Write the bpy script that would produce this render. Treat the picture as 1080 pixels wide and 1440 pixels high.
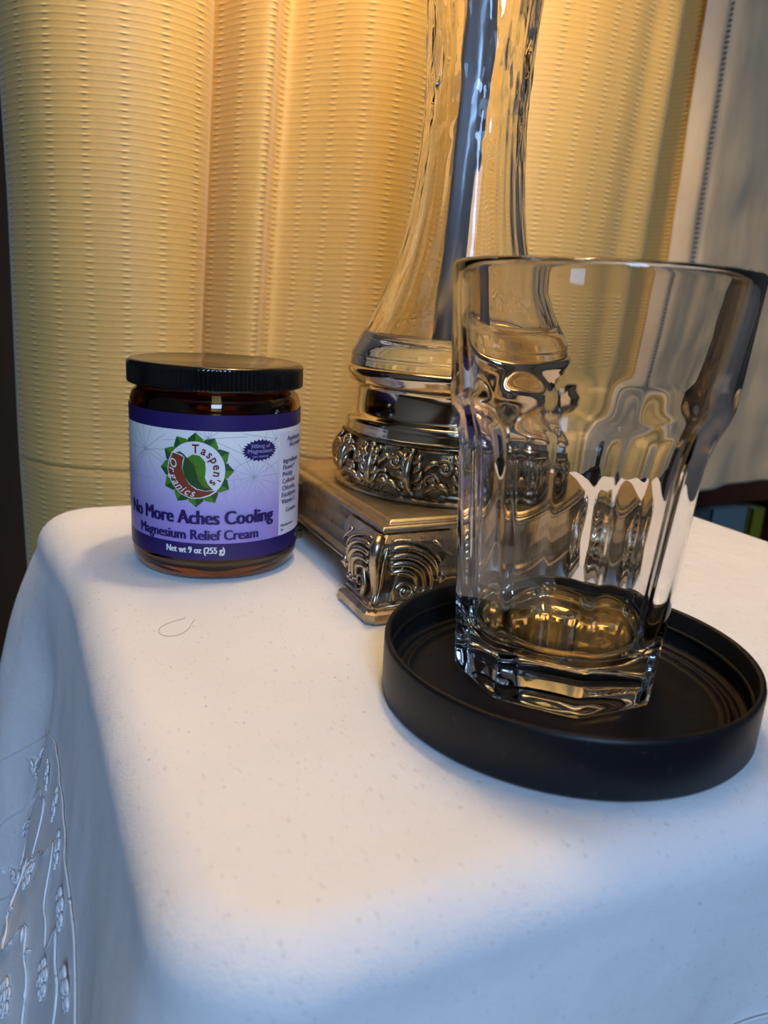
import bpy, bmesh, math, random
from mathutils import Vector, Matrix, noise
for o in list(bpy.data.objects): bpy.data.objects.remove(o)
SC = bpy.context.scene
COL = SC.collection
PI = math.pi
random.seed(7)

# ---------------------------------------------------------------- camera
F_PX = 1090.0
RIGHT = Vector((0.90307, -0.425414, 0.059052))
DOWN = Vector((-0.059578, -0.260245, -0.963703))
FWD = Vector((0.425341, 0.866773, -0.260365))
cd = bpy.data.cameras.new('camera'); cam = bpy.data.objects.new('camera', cd); COL.objects.link(cam)
m = Matrix.Identity(4)
for i in range(3):
    m[i][0] = RIGHT[i]; m[i][1] = -DOWN[i]; m[i][2] = -FWD[i]
m[2][3] = 0.1166
cam.matrix_world = m
cd.sensor_fit = 'VERTICAL'; cd.sensor_height = 36.0; cd.lens = 36.0 * F_PX / 1440.0
cd.clip_start = 0.005; cd.clip_end = 20
cd.dof.use_dof = True; cd.dof.focus_distance = 0.29; cd.dof.aperture_fstop = 14.0
SC.camera = cam

# ---------------------------------------------------------------- world, lights, exposure
w = bpy.data.worlds.new('world'); SC.world = w; w.use_nodes = True
w.node_tree.nodes['Background'].inputs[0].default_value = (0.55, 0.68, 1.0, 1)
w.node_tree.nodes['Background'].inputs[1].default_value = 0.10
def area_light(name, loc, target, size, power, col):
    l = bpy.data.lights.new(name, 'AREA'); l.shape = 'RECTANGLE'; l.size, l.size_y = size
    l.energy = power; l.color = col
    o = bpy.data.objects.new(name, l); COL.objects.link(o); o.location = loc
    o.rotation_euler = (Vector(target) - Vector(loc)).to_track_quat('-Z', 'Y').to_euler()
    return o
COOL_FILL = area_light('cool_fill', (-0.40, -1.65, 1.10), (0.15, 0.25, 0.0), (0.5, 0.9), 38.0, (0.38, 0.61, 1.0))  # cool fill from behind the camera; its source is unseen
BULB_POWER = 9.5
BULB_COLOR = (1.0, 0.74, 0.40)
SC.view_settings.view_transform = 'Standard'; SC.view_settings.look = 'None'
SC.view_settings.gamma = 1.0; SC.view_settings.use_curve_mapping = False
SC.view_settings.exposure = -0.1
try:
    SC.cycles.max_bounces = 20; SC.cycles.transmission_bounces = 16; SC.cycles.glossy_bounces = 6
    SC.cycles.diffuse_bounces = 4; SC.cycles.use_denoising = True; SC.cycles.blur_glossy = 0.6
    SC.cycles.sample_clamp_indirect = 6.0
except Exception: pass

# ---------------------------------------------------------------- helpers
def smooth(a, b, x):
    t = min(1.0, max(0.0, (x - a) / (b - a))); return t * t * (3 - 2 * t)
def lerp(a, b, t): return a + (b - a) * t
def interp(tab, x):
    if x <= tab[0][0]: return tab[0][1]
    for (a, va), (b, vb) in zip(tab, tab[1:]):
        if x <= b: return va + (vb - va) * (x - a) / (b - a)
    return tab[-1][1]
def catmull(pts, n):
    P = [Vector(p) for p in pts]; out = []
    P = [P[0] * 2 - P[1]] + P + [P[-1] * 2 - P[-2]]
    for i in range(1, len(P) - 2):
        a, b, c, d = P[i - 1], P[i], P[i + 1], P[i + 2]
        for k in range(n):
            t = k / n
            out.append(0.5 * ((2 * b) + (c - a) * t + (2 * a - 5 * b + 4 * c - d) * t * t + (3 * b - a - 3 * c + d) * t ** 3))
    out.append(P[-2].copy()); return out
def mesh(name, V, Fc, sm=True):
    me = bpy.data.meshes.new(name); me.from_pydata([tuple(v) for v in V], [], Fc); me.update()
    if sm: me.polygons.foreach_set('use_smooth', [True] * len(me.polygons))
    return me
def obj(name, me, mat, parent=None):
    if mat is not None and not me.materials: me.materials.append(mat)
    o = bpy.data.objects.new(name, me); COL.objects.link(o)
    if parent is not None: o.parent = parent
    return o
def empty(name, loc):
    o = bpy.data.objects.new(name, None); COL.objects.link(o); o.location = loc
    o.empty_display_size = 0.02; return o
def tag(o, label, cat, group=None):
    o['label'] = label; o['category'] = cat
    if group: o['group'] = group
    return o
def struct(o): o['kind'] = 'structure'; return o
class MB:
    def __init__(s): s.V = []; s.F = []
    def add(s, V, Fc):
        b = len(s.V); s.V += [Vector(v) for v in V]; s.F += [tuple(i + b for i in f) for f in Fc]
    def lathe(s, prof, n=64, cx=0, cy=0, cap=False):
        V = []; Fc = []
        for r, z in prof:
            for k in range(n):
                a = 2 * PI * k / n; V.append((cx + r * math.cos(a), cy + r * math.sin(a), z))
        for i in range(len(prof) - 1):
            for k in range(n):
                k2 = (k + 1) % n; Fc.append((i * n + k, i * n + k2, (i + 1) * n + k2, (i + 1) * n + k))
        if cap:
            Fc.append(tuple(range(n))[::-1]); Fc.append(tuple((len(prof) - 1) * n + k for k in range(n)))
        s.add(V, Fc)
    def tube(s, pts, rad, n=8, flat=1.0):
        P = [Vector(p) for p in pts]; V = []; Fc = []; L = len(P); up = None
        for i, p in enumerate(P):
            t = (P[min(i + 1, L - 1)] - P[max(i - 1, 0)]).normalized()
            if up is None:
                up = Vector((0, 0, 1)) if abs(t.z) < .9 else Vector((1, 0, 0))
            u = (up - t * up.dot(t))
            if u.length < 1e-6: u = t.orthogonal()
            u.normalize(); v = t.cross(u); up = u
            r = rad(i / (L - 1)) if callable(rad) else rad
            for k in range(n):
                a = 2 * PI * k / n; V.append(p + u * (r * math.cos(a)) + v * (r * math.sin(a) * flat))
        for i in range(L - 1):
            for k in range(n):
                k2 = (k + 1) % n; Fc.append((i * n + k, i * n + k2, (i + 1) * n + k2, (i + 1) * n + k))
        Fc.append(tuple(range(n))[::-1]); Fc.append(tuple((L - 1) * n + k for k in range(n)))
        s.add(V, Fc)
    def ball(s, c, r, n=10, sc=(1, 1, 1)):
        V = []; Fc = []; m_ = n // 2
        for i in range(m_ + 1):
            th = PI * i / m_
            for k in range(n):
                a = 2 * PI * k / n
                V.append((c[0] + r * sc[0] * math.sin(th) * math.cos(a), c[1] + r * sc[1] * math.sin(th) * math.sin(a), c[2] + r * sc[2] * math.cos(th)))
        for i in range(m_):
            for k in range(n):
                k2 = (k + 1) % n; Fc.append((i * n + k, (i + 1) * n + k, (i + 1) * n + k2, i * n + k2))
        s.add(V, Fc)
    def box(s, lo, hi):
        x0, y0, z0 = lo; x1, y1, z1 = hi
        s.add([(x0, y0, z0), (x1, y0, z0), (x1, y1, z0), (x0, y1, z0), (x0, y0, z1), (x1, y0, z1), (x1, y1, z1), (x0, y1, z1)],
              [(0, 3, 2, 1), (4, 5, 6, 7), (0, 1, 5, 4), (1, 2, 6, 5), (2, 3, 7, 6), (3, 0, 4, 7)])
    def build(s, name, mat, parent=None, sm=True, bev=0.0):
        me = mesh(name, s.V, s.F, sm)
        bm = bmesh.new(); bm.from_mesh(me); bmesh.ops.recalc_face_normals(bm, faces=bm.faces)
        if bev:
            bmesh.ops.bevel(bm, geom=list(bm.edges), offset=bev, segments=2, profile=0.5, affect='EDGES')
        bm.to_mesh(me); bm.free()
        return obj(name, me, mat, parent)

# ---------------------------------------------------------------- materials
def mat(name):
    M = bpy.data.materials.new(name); M.use_nodes = True
    return M, M.node_tree, M.node_tree.nodes['Principled BSDF']
def simple(name, col, rough=.5, metal=0.0, spec=.5, **kw):
    M, T, B = mat(name)
    B.inputs['Base Color'].default_value = (*col, 1); B.inputs['Roughness'].default_value = rough
    B.inputs['Metallic'].default_value = metal; B.inputs['Specular IOR Level'].default_value = spec
    for k, v in kw.items(): B.inputs[k].default_value = v
    return M
def node(T, typ, **kw):
    n = T.nodes.new(typ)
    for k, v in kw.items(): setattr(n, k, v)
    return n
def math_n(T, op, a, b=None, c=None):
    n = T.nodes.new('ShaderNodeMath'); n.operation = op
    for i, v in enumerate((a, b, c)):
        if v is None: continue
        if isinstance(v, (int, float)): n.inputs[i].default_value = v
        else: T.links.new(v, n.inputs[i])
    return n.outputs[0]
def ramp(T, fac, stops):
    n = T.nodes.new('ShaderNodeValToRGB'); e = n.color_ramp.elements
    while len(e) < len(stops): e.new(0.5)
    for q, (p, c) in zip(e, stops): q.position = p; q.color = (*c, 1)
    T.links.new(fac, n.inputs[0]); return n.outputs[0]
def noise_n(T, vec, scale, detail=3, rough=.55, mapping=None):
    if mapping:
        mp = T.nodes.new('ShaderNodeMapping'); mp.inputs['Scale'].default_value = mapping
        T.links.new(vec, mp.inputs[0]); vec = mp.outputs[0]
    n = T.nodes.new('ShaderNodeTexNoise'); n.inputs['Scale'].default_value = scale
    n.inputs['Detail'].default_value = detail; n.inputs['Roughness'].default_value = rough
    T.links.new(vec, n.inputs['Vector']); return n.outputs['Fac']
def bump(T, B, h, strength, dist):
    b = T.nodes.new('ShaderNodeBump'); b.inputs['Strength'].default_value = strength; b.inputs['Distance'].default_value = dist
    T.links.new(h, b.inputs['Height']); T.links.new(b.outputs[0], B.inputs['Normal']); return b
def objco(T): return T.nodes.new('ShaderNodeTexCoord').outputs['Object']

def m_curtain(name, ribbed):
    M, T, B = mat(name)
    uv = T.nodes.new('ShaderNodeUVMap'); uv.uv_map = 'cloth'
    sp = T.nodes.new('ShaderNodeSeparateXYZ'); T.links.new(uv.outputs[0], sp.inputs[0])
    s, z = sp.outputs[0], sp.outputs[1]
    B.inputs['Roughness'].default_value = .5; B.inputs['Specular IOR Level'].default_value = .35
    B.inputs['Sheen Weight'].default_value = .25; B.inputs['Sheen Roughness'].default_value = .4
    if ribbed:
        wob = math_n(T, 'MULTIPLY', noise_n(T, uv.outputs[0], 18, 3), .0030)
        zz = math_n(T, 'DIVIDE', math_n(T, 'ADD', z, wob), .0037)
        fr = math_n(T, 'FRACT', zz)
        tri = math_n(T, 'ABSOLUTE', math_n(T, 'SUBTRACT', fr, .5))          # 0 on the thread
        thread = math_n(T, 'POWER', math_n(T, 'SUBTRACT', 1.0, math_n(T, 'MULTIPLY', tri, 2.0)), 5.0)
        tri2 = math_n(T, 'ABSOLUTE', math_n(T, 'SUBTRACT', math_n(T, 'FRACT', math_n(T, 'ADD', zz, .20)), .5))
        under = math_n(T, 'POWER', math_n(T, 'SUBTRACT', 1.0, math_n(T, 'MULTIPLY', tri2, 2.0)), 5.0)
        cs = math_n(T, 'SINE', math_n(T, 'MULTIPLY', s, PI / .0215))
        colm = math_n(T, 'POWER', math_n(T, 'ABSOLUTE', cs), 22.0)
        patch = noise_n(T, uv.outputs[0], 420, 3, .6, (.5, 1, 1))
        dash = math_n(T, 'MULTIPLY', colm, thread)
        f = math_n(T, 'ADD', .46, math_n(T, 'MULTIPLY', thread, .05))
        f = math_n(T, 'SUBTRACT', f, math_n(T, 'MULTIPLY', under, .09))  # shade beneath each thread put into the colour
        f = math_n(T, 'ADD', f, math_n(T, 'MULTIPLY', dash, .48))  # bright glint on each raised dash put into the colour
        f = math_n(T, 'SUBTRACT', f, math_n(T, 'MULTIPLY', math_n(T, 'MULTIPLY', colm, under), .42))  # dark crescent of shade below each dash, also painted
        f = math_n(T, 'ADD', f, math_n(T, 'MULTIPLY', math_n(T, 'SUBTRACT', patch, .5), .16))
        hem = math_n(T, 'POWER', 2.718, math_n(T, 'MULTIPLY', math_n(T, 'POWER', math_n(T, 'DIVIDE', math_n(T, 'ADD', z, -.0008), .0011), 2.0), -1.0))
        f = math_n(T, 'SUBTRACT', f, math_n(T, 'MULTIPLY', hem, .16))
        c = ramp(T, f, [(0.0, (.14, .075, .015)), (.5, (.67, .44, .145)), (1.0, (1.0, .83, .46))])
        T.links.new(c, B.inputs['Base Color'])
        h = math_n(T, 'SUBTRACT', math_n(T, 'MULTIPLY', thread, .30), math_n(T, 'MULTIPLY', hem, 2.5))
        h = math_n(T, 'ADD', h, math_n(T, 'MULTIPLY', dash, 1.5))
        bump(T, B, h, .5, .0007)
    else:
        n = noise_n(T, uv.outputs[0], 16, 4, .6)
        c = ramp(T, n, [(.3, (.50, .37, .22)), (.7, (.58, .44, .27))])
        T.links.new(c, B.inputs['Base Color'])
        fine = noise_n(T, uv.outputs[0], 1400, 2)
        wr = noise_n(T, uv.outputs[0], 28, 3, .5, (1.0, .45, 1))
        h = math_n(T, 'ADD', math_n(T, 'MULTIPLY', fine, .05), wr)
        bump(T, B, h, .5, .006)
    return M
M_CURT = m_curtain('woven_cream_curtain', True); M_LIN = m_curtain('plain_tan_lining', False)

def m_cloth():
    M, T, B = mat('white_cotton')
    P = objco(T)
    B.inputs['Roughness'].default_value = .85; B.inputs['Specular IOR Level'].default_value = .15
    B.inputs['Sheen Weight'].default_value = .15
    big = noise_n(T, P, 14, 3)
    base = ramp(T, big, [(.3, (.80, .785, .775)), (.7, (.86, .85, .84))])
    # lint specks and short fibres
    st = noise_n(T, P, 760, 3, .6, (1, .4, 1))
    lint = ramp(T, st, [(.29, (.70, .66, .63)), (.38, (1, 1, 1))])
    vo = T.nodes.new('ShaderNodeTexVoronoi'); vo.inputs['Scale'].default_value = 260; T.links.new(P, vo.inputs['Vector'])
    sel = T.nodes.new('ShaderNodeSeparateColor'); T.links.new(vo.outputs['Color'], sel.inputs[0])
    spot = math_n(T, 'MULTIPLY', math_n(T, 'LESS_THAN', vo.outputs['Distance'], .10), math_n(T, 'GREATER_THAN', sel.outputs[0], .92))
    mx = T.nodes.new('ShaderNodeMix'); mx.data_type = 'RGBA'; mx.blend_type = 'MULTIPLY'; mx.inputs['Factor'].default_value = .55
    T.links.new(base, mx.inputs['A']); T.links.new(lint, mx.inputs['B'])
    m2 = T.nodes.new('ShaderNodeMix'); m2.data_type = 'RGBA'; m2.inputs['B'].default_value = (.33, .30, .28, 1)
    T.links.new(math_n(T, 'MULTIPLY', spot, .55), m2.inputs['Factor']); T.links.new(mx.outputs['Result'], m2.inputs['A'])
    T.links.new(m2.outputs['Result'], B.inputs['Base Color'])
    wv = noise_n(T, P, 1800, 2, .5)
    wr = noise_n(T, P, 38, 4, .55)
    h = math_n(T, 'ADD', math_n(T, 'MULTIPLY', wv, .12), wr)
    bump(T, B, h, .5, .0030)
    return M
M_CLOTH = m_cloth()
M_THREAD = simple('satin_white_thread', (.86, .86, .88), .32, 0, .6)
M_EYELET_SHADE = simple('painted_eyelet_shade', (.10, .09, .09), .9)  # dark discs standing in for the shade seen through the eyelets

def m_metal():
    M, T, B = mat('antique_brass')
    P = objco(T)
    B.inputs['Metallic'].default_value = 1.0
    n = noise_n(T, P, 90, 5, .65); n2 = noise_n(T, P, 18, 3)
    f = math_n(T, 'ADD', math_n(T, 'MULTIPLY', n, .6), math_n(T, 'MULTIPLY', n2, .4))
    c = ramp(T, f, [(.34, (.16, .12, .085)), (.5, (.47, .385, .27)), (.68, (.62, .53, .40))])
    T.links.new(c, B.inputs['Base Color'])
    r = math_n(T, 'MULTIPLY_ADD', n, -.35, .46); T.links.new(r, B.inputs['Roughness'])
    bump(T, B, n, .12, .0006)
    return M
M_METAL = m_metal()
M_METAL_POL = simple('polished_aged_nickel', (.66, .56, .42), .10, 1.0)
def m_plate():
    M, T, B = mat('dull_tarnished_brass')
    P = objco(T)
    B.inputs['Metallic'].default_value = 1.0
    n = noise_n(T, P, 260, 5, .7); n2 = noise_n(T, P, 30, 3)
    f = math_n(T, 'ADD', math_n(T, 'MULTIPLY', n, .5), math_n(T, 'MULTIPLY', n2, .5))
    c = ramp(T, f, [(.33, (.22, .165, .10)), (.5, (.50, .41, .27)), (.7, (.62, .53, .38))])
    T.links.new(c, B.inputs['Base Color'])
    T.links.new(math_n(T, 'MULTIPLY_ADD', n2, .3, .22), B.inputs['Roughness'])
    bump(T, B, n, .12, .0004)
    return M
M_PLATE = m_plate()
M_ROD = simple('blued_steel_rod', (.52, .57, .64), .40, .8)

def m_glass(name, col, ior, rough=0.0, wavy=None):
    M, T, B = mat(name)
    B.inputs['Base Color'].default_value = (*col, 1); B.inputs['Roughness'].default_value = rough
    B.inputs['IOR'].default_value = ior; B.inputs['Transmission Weight'].default_value = 1.0
    if wavy:
        P = objco(T)
        a = noise_n(T, P, 60, 3, .5, (1, 1, .12))
        b_ = noise_n(T, P, 75, 3, .55, (1, 1, .55))
        sp = T.nodes.new('ShaderNodeSeparateXYZ'); T.links.new(P, sp.inputs[0])
        k = math_n(T, 'SMOOTH_MAX', math_n(T, 'MINIMUM', math_n(T, 'MULTIPLY_ADD', sp.outputs[2], 22.0, -3.9), 1.0), 0.0, .05)
        h = math_n(T, 'ADD', a, math_n(T, 'MULTIPLY', b_, math_n(T, 'MULTIPLY', k, 1.3)))
        bump(T, B, h, wavy, .006)
    return M
M_VASE = m_glass('wavy_clear_glass', (.97, .965, .95), 1.42, 0.0, .10)
M_TUMBLER = m_glass('tumbler_glass', (.972, .955, .94), 1.5)
M_AMBER = m_glass('amber_glass', (.30, .135, .035), 1.48)
M_CREAM = simple('cream_filling', (.75, .66, .48), .6)
M_LID = simple('black_ribbed_plastic', (.006, .006, .007), .12, 0, .6)
def m_blackplastic():
    M, T, B = mat('scuffed_black_plastic'); P = objco(T)
    n = noise_n(T, P, 300, 5, .7); n2 = noise_n(T, P, 45, 3)
    c = ramp(T, n, [(.60, (.007, .007, .008)), (.74, (.035, .03, .026))])
    T.links.new(c, B.inputs['Base Color'])
    T.links.new(math_n(T, 'MULTIPLY_ADD', n2, .3, .28), B.inputs['Roughness'])
    B.inputs['Specular IOR Level'].default_value = .28
    bump(T, B, n, .1, .0003); return M
M_TRAY = m_blackplastic()
def m_wood(name, c0, c1, sc=9):
    M, T, B = mat(name); P = objco(T)
    n = noise_n(T, P, sc, 5, .6, (1, 1, .08))
    T.links.new(ramp(T, n, [(.35, c0), (.65, c1)]), B.inputs['Base Color']); B.inputs['Roughness'].default_value = .7; B.inputs['Specular IOR Level'].default_value = .15
    bump(T, B, n, .1, .002); return M
M_DARKWOOD = m_wood('dark_brown_wood', (.035, .016, .007), (.075, .034, .014))
M_REDWOOD = m_wood('red_brown_wood', (.06, .015, .008), (.10, .03, .014))
def m_plaster(name, c):
    M, T, B = mat(name); P = objco(T); n = noise_n(T, P, 12, 4)
    T.links.new(ramp(T, n, [(.3, tuple(v * .92 for v in c)), (.7, c)]), B.inputs['Base Color']); B.inputs['Roughness'].default_value = .8
    bump(T, B, noise_n(T, P, 160, 3), .1, .002); return M
M_WALL = m_plaster('beige_painted_wall', (.42, .36, .29)); M_CEIL = m_plaster('off_white_ceiling', (.62, .60, .57))
M_FLOOR = m_wood('dark_floor_boards', (.04, .02, .01), (.09, .045, .02), 5)

# ---------------------------------------------------------------- room shell
RX0, RX1, RY0, RY1, RZ0, RZ1 = -1.7, 2.1, -2.3, 1.05, -0.62, 1.85
def slab(name, lo, hi, mt):
    b = MB(); b.box(lo, hi); return struct(b.build(name, mt, None, False))
slab('floor', (RX0, RY0, RZ0 - .05), (RX1, RY1, RZ0), M_FLOOR)
slab('ceiling', (RX0, RY0, RZ1), (RX1, RY1, RZ1 + .05), M_CEIL)
slab('wall_back', (RX0, RY1, RZ0), (RX1, RY1 + .06, RZ1), M_DARKWOOD)
slab('wall_left', (RX0 - .06, RY0, RZ0), (RX0, RY1, RZ1), M_WALL)
slab('wall_right', (RX1, RY0, RZ0), (RX1 + .06, RY1, RZ1), M_WALL)
slab('wall_front', (RX0, RY0 - .06, RZ0), (RX1, RY0, RZ1), M_WALL)

# ---------------------------------------------------------------- curtain
def curtain_sheet(name, pts, mt, parent, z0, z1, nper, nz, s0=0.0, lean=0.0, th=.0012, wr=0.0):
    P = catmull([(x, y, 0) for x, y in pts], nper)
    S = [s0]
    for a, b in zip(P, P[1:]): S.append(S[-1] + (b - a).length)
    V = []; Fc = []; UV = []; n = len(P)
    for j in range(nz + 1):
        z = z0 + (z1 - z0) * (j / nz) ** 1.35
        for i, p in enumerate(P):
            q = noise.noise(Vector((S[i] * 9, z * 2.4, 3.1)))
            q2 = noise.noise(Vector((S[i] * 22, z * 16, 7.7))) * smooth(.16, -.05, z)
            x = p.x + .006 * q * min(1, abs(z) * 6) + lean * (z - .15) * smooth(.02, .2, p.x) * smooth(.6, .4, p.x)
            y = p.y + .008 * q + .004 * q2 + wr * noise.noise(Vector((S[i] * 26, z * 20, 1.3)))
            y -= .0014 * smooth(.003, -.001, z); V.append((x, y, z)); UV.append((S[i], z))
    for j in range(nz):
        for i in range(n - 1): Fc.append((j * n + i, j * n + i + 1, (j + 1) * n + i + 1, (j + 1) * n + i))
    me = mesh(name, V, Fc)
    u = me.uv_layers.new(name='cloth')
    for l in me.loops: u.data[l.index].uv = UV[l.vertex_index]
    o = obj(name, me, mt, parent)
    sd = o.modifiers.new('thickness', 'SOLIDIFY'); sd.thickness = th; sd.offset = 0
    return o, S[-1]
cur = empty('curtain', (0, 0, -.057)); tag(cur, 'cream ribbed woven curtain hanging in soft folds behind the table', 'curtain')
cur.location = (0, 0, 0)
face_pts = [(.014, .62), (.004, .592), (.006, .566), (.024, .540), (.052, .522), (.082, .514), (.108, .521), (.121, .540), (.116, .562), (.108, .580), (.116, .596),
            (.134, .590), (.148, .566), (.162, .553), (.172, .566), (.182, .571), (.196, .552), (.216, .530), (.242, .521), (.270, .530), (.290, .558), (.308, .574),
            (.328, .560), (.352, .530), (.390, .518), (.430, .522), (.458, .530), (.486, .531), (.500, .546), (.508, .575), (.520, .602), (.536, .606), (.548, .585), (.553, .565)]
o, sl = curtain_sheet('face_panel', face_pts, M_CURT, cur, -.085, 1.5, 12, 96, 0, .06)
fe = face_pts[-1]
curtain_sheet('side_hem', [(.549, .563), (.558, .558), (.566, .556), (.574, .560)], M_LIN, cur, -.056, 1.5, 8, 90, sl, 0, .002, .002)
curtain_sheet('lining_panel', [(.572, .566), (.590, .562), (.622, .572), (.655, .583), (.690, .592), (.735, .600), (.785, .606), (.815, .612), (.822, .63)], M_LIN, cur, -.057, 1.5, 12, 110, sl + .03, 0, .002, .005)
# stitched seam of the side hem and the bottom hem fold
b = MB()
for k in range(150):
    z = -.05 + k * .0042
    b.box((.5738, .5565, z), (.5752, .5612, z + .0022))
b.build('stitching', simple('dark_stitch_thread', (.10, .075, .05), .8), cur)['label'] = 'line of dark stitches along the side hem'
# ---------------------------------------------------------------- background shelf things on the right
def book(name, lo, hi, col, label, page=(.7, .66, .55)):
    e = empty(name, ((lo[0] + hi[0]) / 2, (lo[1] + hi[1]) / 2, lo[2])); tag(e, label, 'book', 'books under the shelf')
    cx, cy, cz = e.location; t = .0025
    c = simple(name + '_cover', col, .55)
    b = MB(); 
    b.box((lo[0] - cx, lo[1] - cy, 0), (lo[0] - cx + t, hi[1] - cy, hi[2] - cz)); b.box((hi[0] - cx - t, lo[1] - cy, 0), (hi[0] - cx, hi[1] - cy, hi[2] - cz))
    b.box((lo[0] - cx, lo[1] - cy, 0), (hi[0] - cx, lo[1] - cy + t, hi[2] - cz)); b.build('cover', c, e, False)
    b = MB(); b.box((lo[0] - cx + t, lo[1] - cy + t, .003), (hi[0] - cx - t, hi[1] - cy - .004, hi[2] - cz - .003)); b.build('pages', simple('paper_pages', page, .9), e, False)
    return e
SHX0, SHX1, SHY0, SHY1 = .66, 1.35, .80, 1.04
bk = empty('bookcase', (1.0, .92, RZ0)); tag(bk, 'dark red-brown wooden shelf beyond the curtain at right edge', 'shelf')
def shelf_part(name, lo, hi):
    b = MB(); b.box([lo[i] - bk.location[i] for i in range(3)], [hi[i] - bk.location[i] for i in range(3)]); return b.build(name, M_REDWOOD, bk, False)
shelf_part('shelf_board', (SHX0, SHY0, -.145), (SHX1, SHY1, -.115))
shelf_part('shelf_board', (SHX0, SHY0, -.42), (SHX1, SHY1, -.395))
shelf_part('side_panel', (SHX0 - .02, SHY0, RZ0), (SHX0, SHY1, -.115))
shelf_part('side_panel', (SHX1, SHY0, RZ0), (SHX1 + .02, SHY1, -.115))
book('blue_book', (.965, .82, -.395), (1.045, .98, -.160), (.16, .20, .22), 'grey-blue book spine standing under the dark shelf')
book('green_book', (1.055, .82, -.395), (1.085, .98, -.165), (.22, .20, .01), 'olive-yellow book spine under the shelf at right edge')
book('grey_book', (.99, .83, -.115), (1.12, 1.0, .12), (.13, .135, .135), 'large grey book on the shelf beside the curtain edge')

# ---------------------------------------------------------------- table and tablecloth
X0, X1, Y0, Y1, CR, ER = .033, .376, .121, .431, .014, .016
tb = empty('side_table', (.198, .27, RZ0)); tag(tb, 'small rectangular side table hidden beneath the white tablecloth', 'table')
b = MB(); b.box((X0 - .198, Y0 - .27, -RZ0 - .022), (X1 - .198, Y1 - .27, -RZ0 - .003)); b.build('tabletop', M_DARKWOOD, tb, False)
for sx in (X0 + .01, X1 - .04):
    for sy in (Y0 + .01, Y1 - .04):
        b = MB(); b.box((sx - .198, sy - .27, 0), (sx + .03 - .198, sy + .03 - .27, -RZ0 - .022)); b.build('leg', M_DARKWOOD, tb, False)

LX, LY = X1 - X0 - 2 * CR, Y1 - Y0 - 2 * CR
CA = (CR + ER) * PI / 2           # corner arc share used for parametrising
PER = 2 * (LX + LY) + 4 * CA
def rr(s):
    """point and normal on the flat-top boundary; s along the perimeter from the front-left, front edge first"""
    s %= PER
    segs = [('l', (X0 + CR, Y0), (1, 0), LX, (0, -1)), ('c', (X1 - CR, Y0 + CR), -PI / 2), ('l', (X1, Y0 + CR), (0, 1), LY, (1, 0)), ('c', (X1 - CR, Y1 - CR), 0),
            ('l', (X1 - CR, Y1), (-1, 0), LX, (0, 1)), ('c', (X0 + CR, Y1 - CR), PI / 2), ('l', (X0, Y1 - CR), (0, -1), LY, (-1, 0)), ('c', (X0 + CR, Y0 + CR), PI)]
    for g in segs:
        L = g[3] if g[0] == 'l' else CA
        if s <= L + 1e-9:
            if g[0] == 'l': return Vector((g[1][0] + g[2][0] * s, g[1][1] + g[2][1] * s, 0)), Vector((*g[4], 0))
            a = g[2] + s / L * PI / 2; n = Vector((math.cos(a), math.sin(a), 0)); return Vector((*g[1], 0)) + n * CR, n
        s -= L
    return rr(0)
S_FR = LX + CA / 2; S_BR = LX + CA + LY + CA / 2; S_BL = 2 * LX + 2 * CA + LY + CA / 2; S_FL = PER - CA / 2
S_LEFT0 = 2 * LX + 3 * CA + LY      # left side begins (at the back)
def sdist(s, c):
    d = abs(s - c) % PER; return min(d, PER - d)
def gs(s, c, wd): d = sdist(s, c) / wd; return math.exp(-d * d)
def out(s, t):
    k = smooth(0, .05, t)
    o_ = .05 * t
    o_ += .024 * (1 - math.exp(-t / .060)) * gs(s, S_BL, .048)
    o_ += .040 * (1 - math.exp(-t / .09)) * (gs(s, S_FL, .03) * .5 + gs(s, S_FR, .05) + gs(s, S_BR, .05))
    l = smooth(S_BL - .01, S_BL + .05, s) * smooth(S_FL + .02, S_FL - .04, s)
    o_ += .14 * t * l
    o_ += .016 * smooth(.06, .16, t) * gs(s, S_LEFT0 + .135, .035)
    o_ -= .010 * smooth(.005, .06, t) * gs(s, S_LEFT0 + .050, .022)
    # front folds: a broad swell near the left corner, a valley, then a second fold
    sf = s if s < PER / 2 else s - PER
    o_ += (.030 * (1 - math.exp(-t / .10)) * math.exp(-((sf - .035) / .045) ** 2) + .024 * smooth(.0, .14, t) * math.exp(-((sf - .185) / .045) ** 2)
           - .004 * smooth(.0, .08, t) * math.exp(-((sf - .108) / .03) ** 2))
    if sf > LX: o_ += k * .006 * smooth(.02, .16, t) * math.sin(2 * PI * s / .085)
    o_ += .0022 * k * noise.noise(Vector((s * 24, t * 10, .5))) + .0010 * k * noise.noise(Vector((s * 70, t * 22, 4.5)))
    return o_
def tmax(s):
    return .165 + .085 * gs(s, S_BL, .075) + .06 * (gs(s, S_FL, .06) + gs(s, S_FR, .06) + gs(s, S_BR, .06))
def wx(x, y): return -.010 * smooth(.31, .43, y) * max(0.0, min(1.2, (.20 - x) / (.20 - X0)))
def topz(x, y):
    return .0007 * noise.noise(Vector((x * 14, y * 14, 2.2))) * smooth(0, .03, min(x - .0, .39 - x, y - .1, .44 - y))
def skirt(s, t, off=0.0):
    p, n = rr(s); q = p + n * (ER + out(s, t) + off); q.x += wx(p.x, p.y); q.z = -ER - t; return q
NS = 560; NT = 22; NR = 8; NK = 56
V = []; Fc = []
ss = [PER * i / NS for i in range(NS)]
cx, cy = (X0 + X1) / 2, (Y0 + Y1) / 2
for j in range(NT):
    k = (j + 1) / NT
    for s in ss:
        p, n = rr(s); x = cx + (p.x + wx(p.x, p.y) - cx) * k; y = cy + (p.y - cy) * k; V.append((x, y, topz(x, y)))
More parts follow.
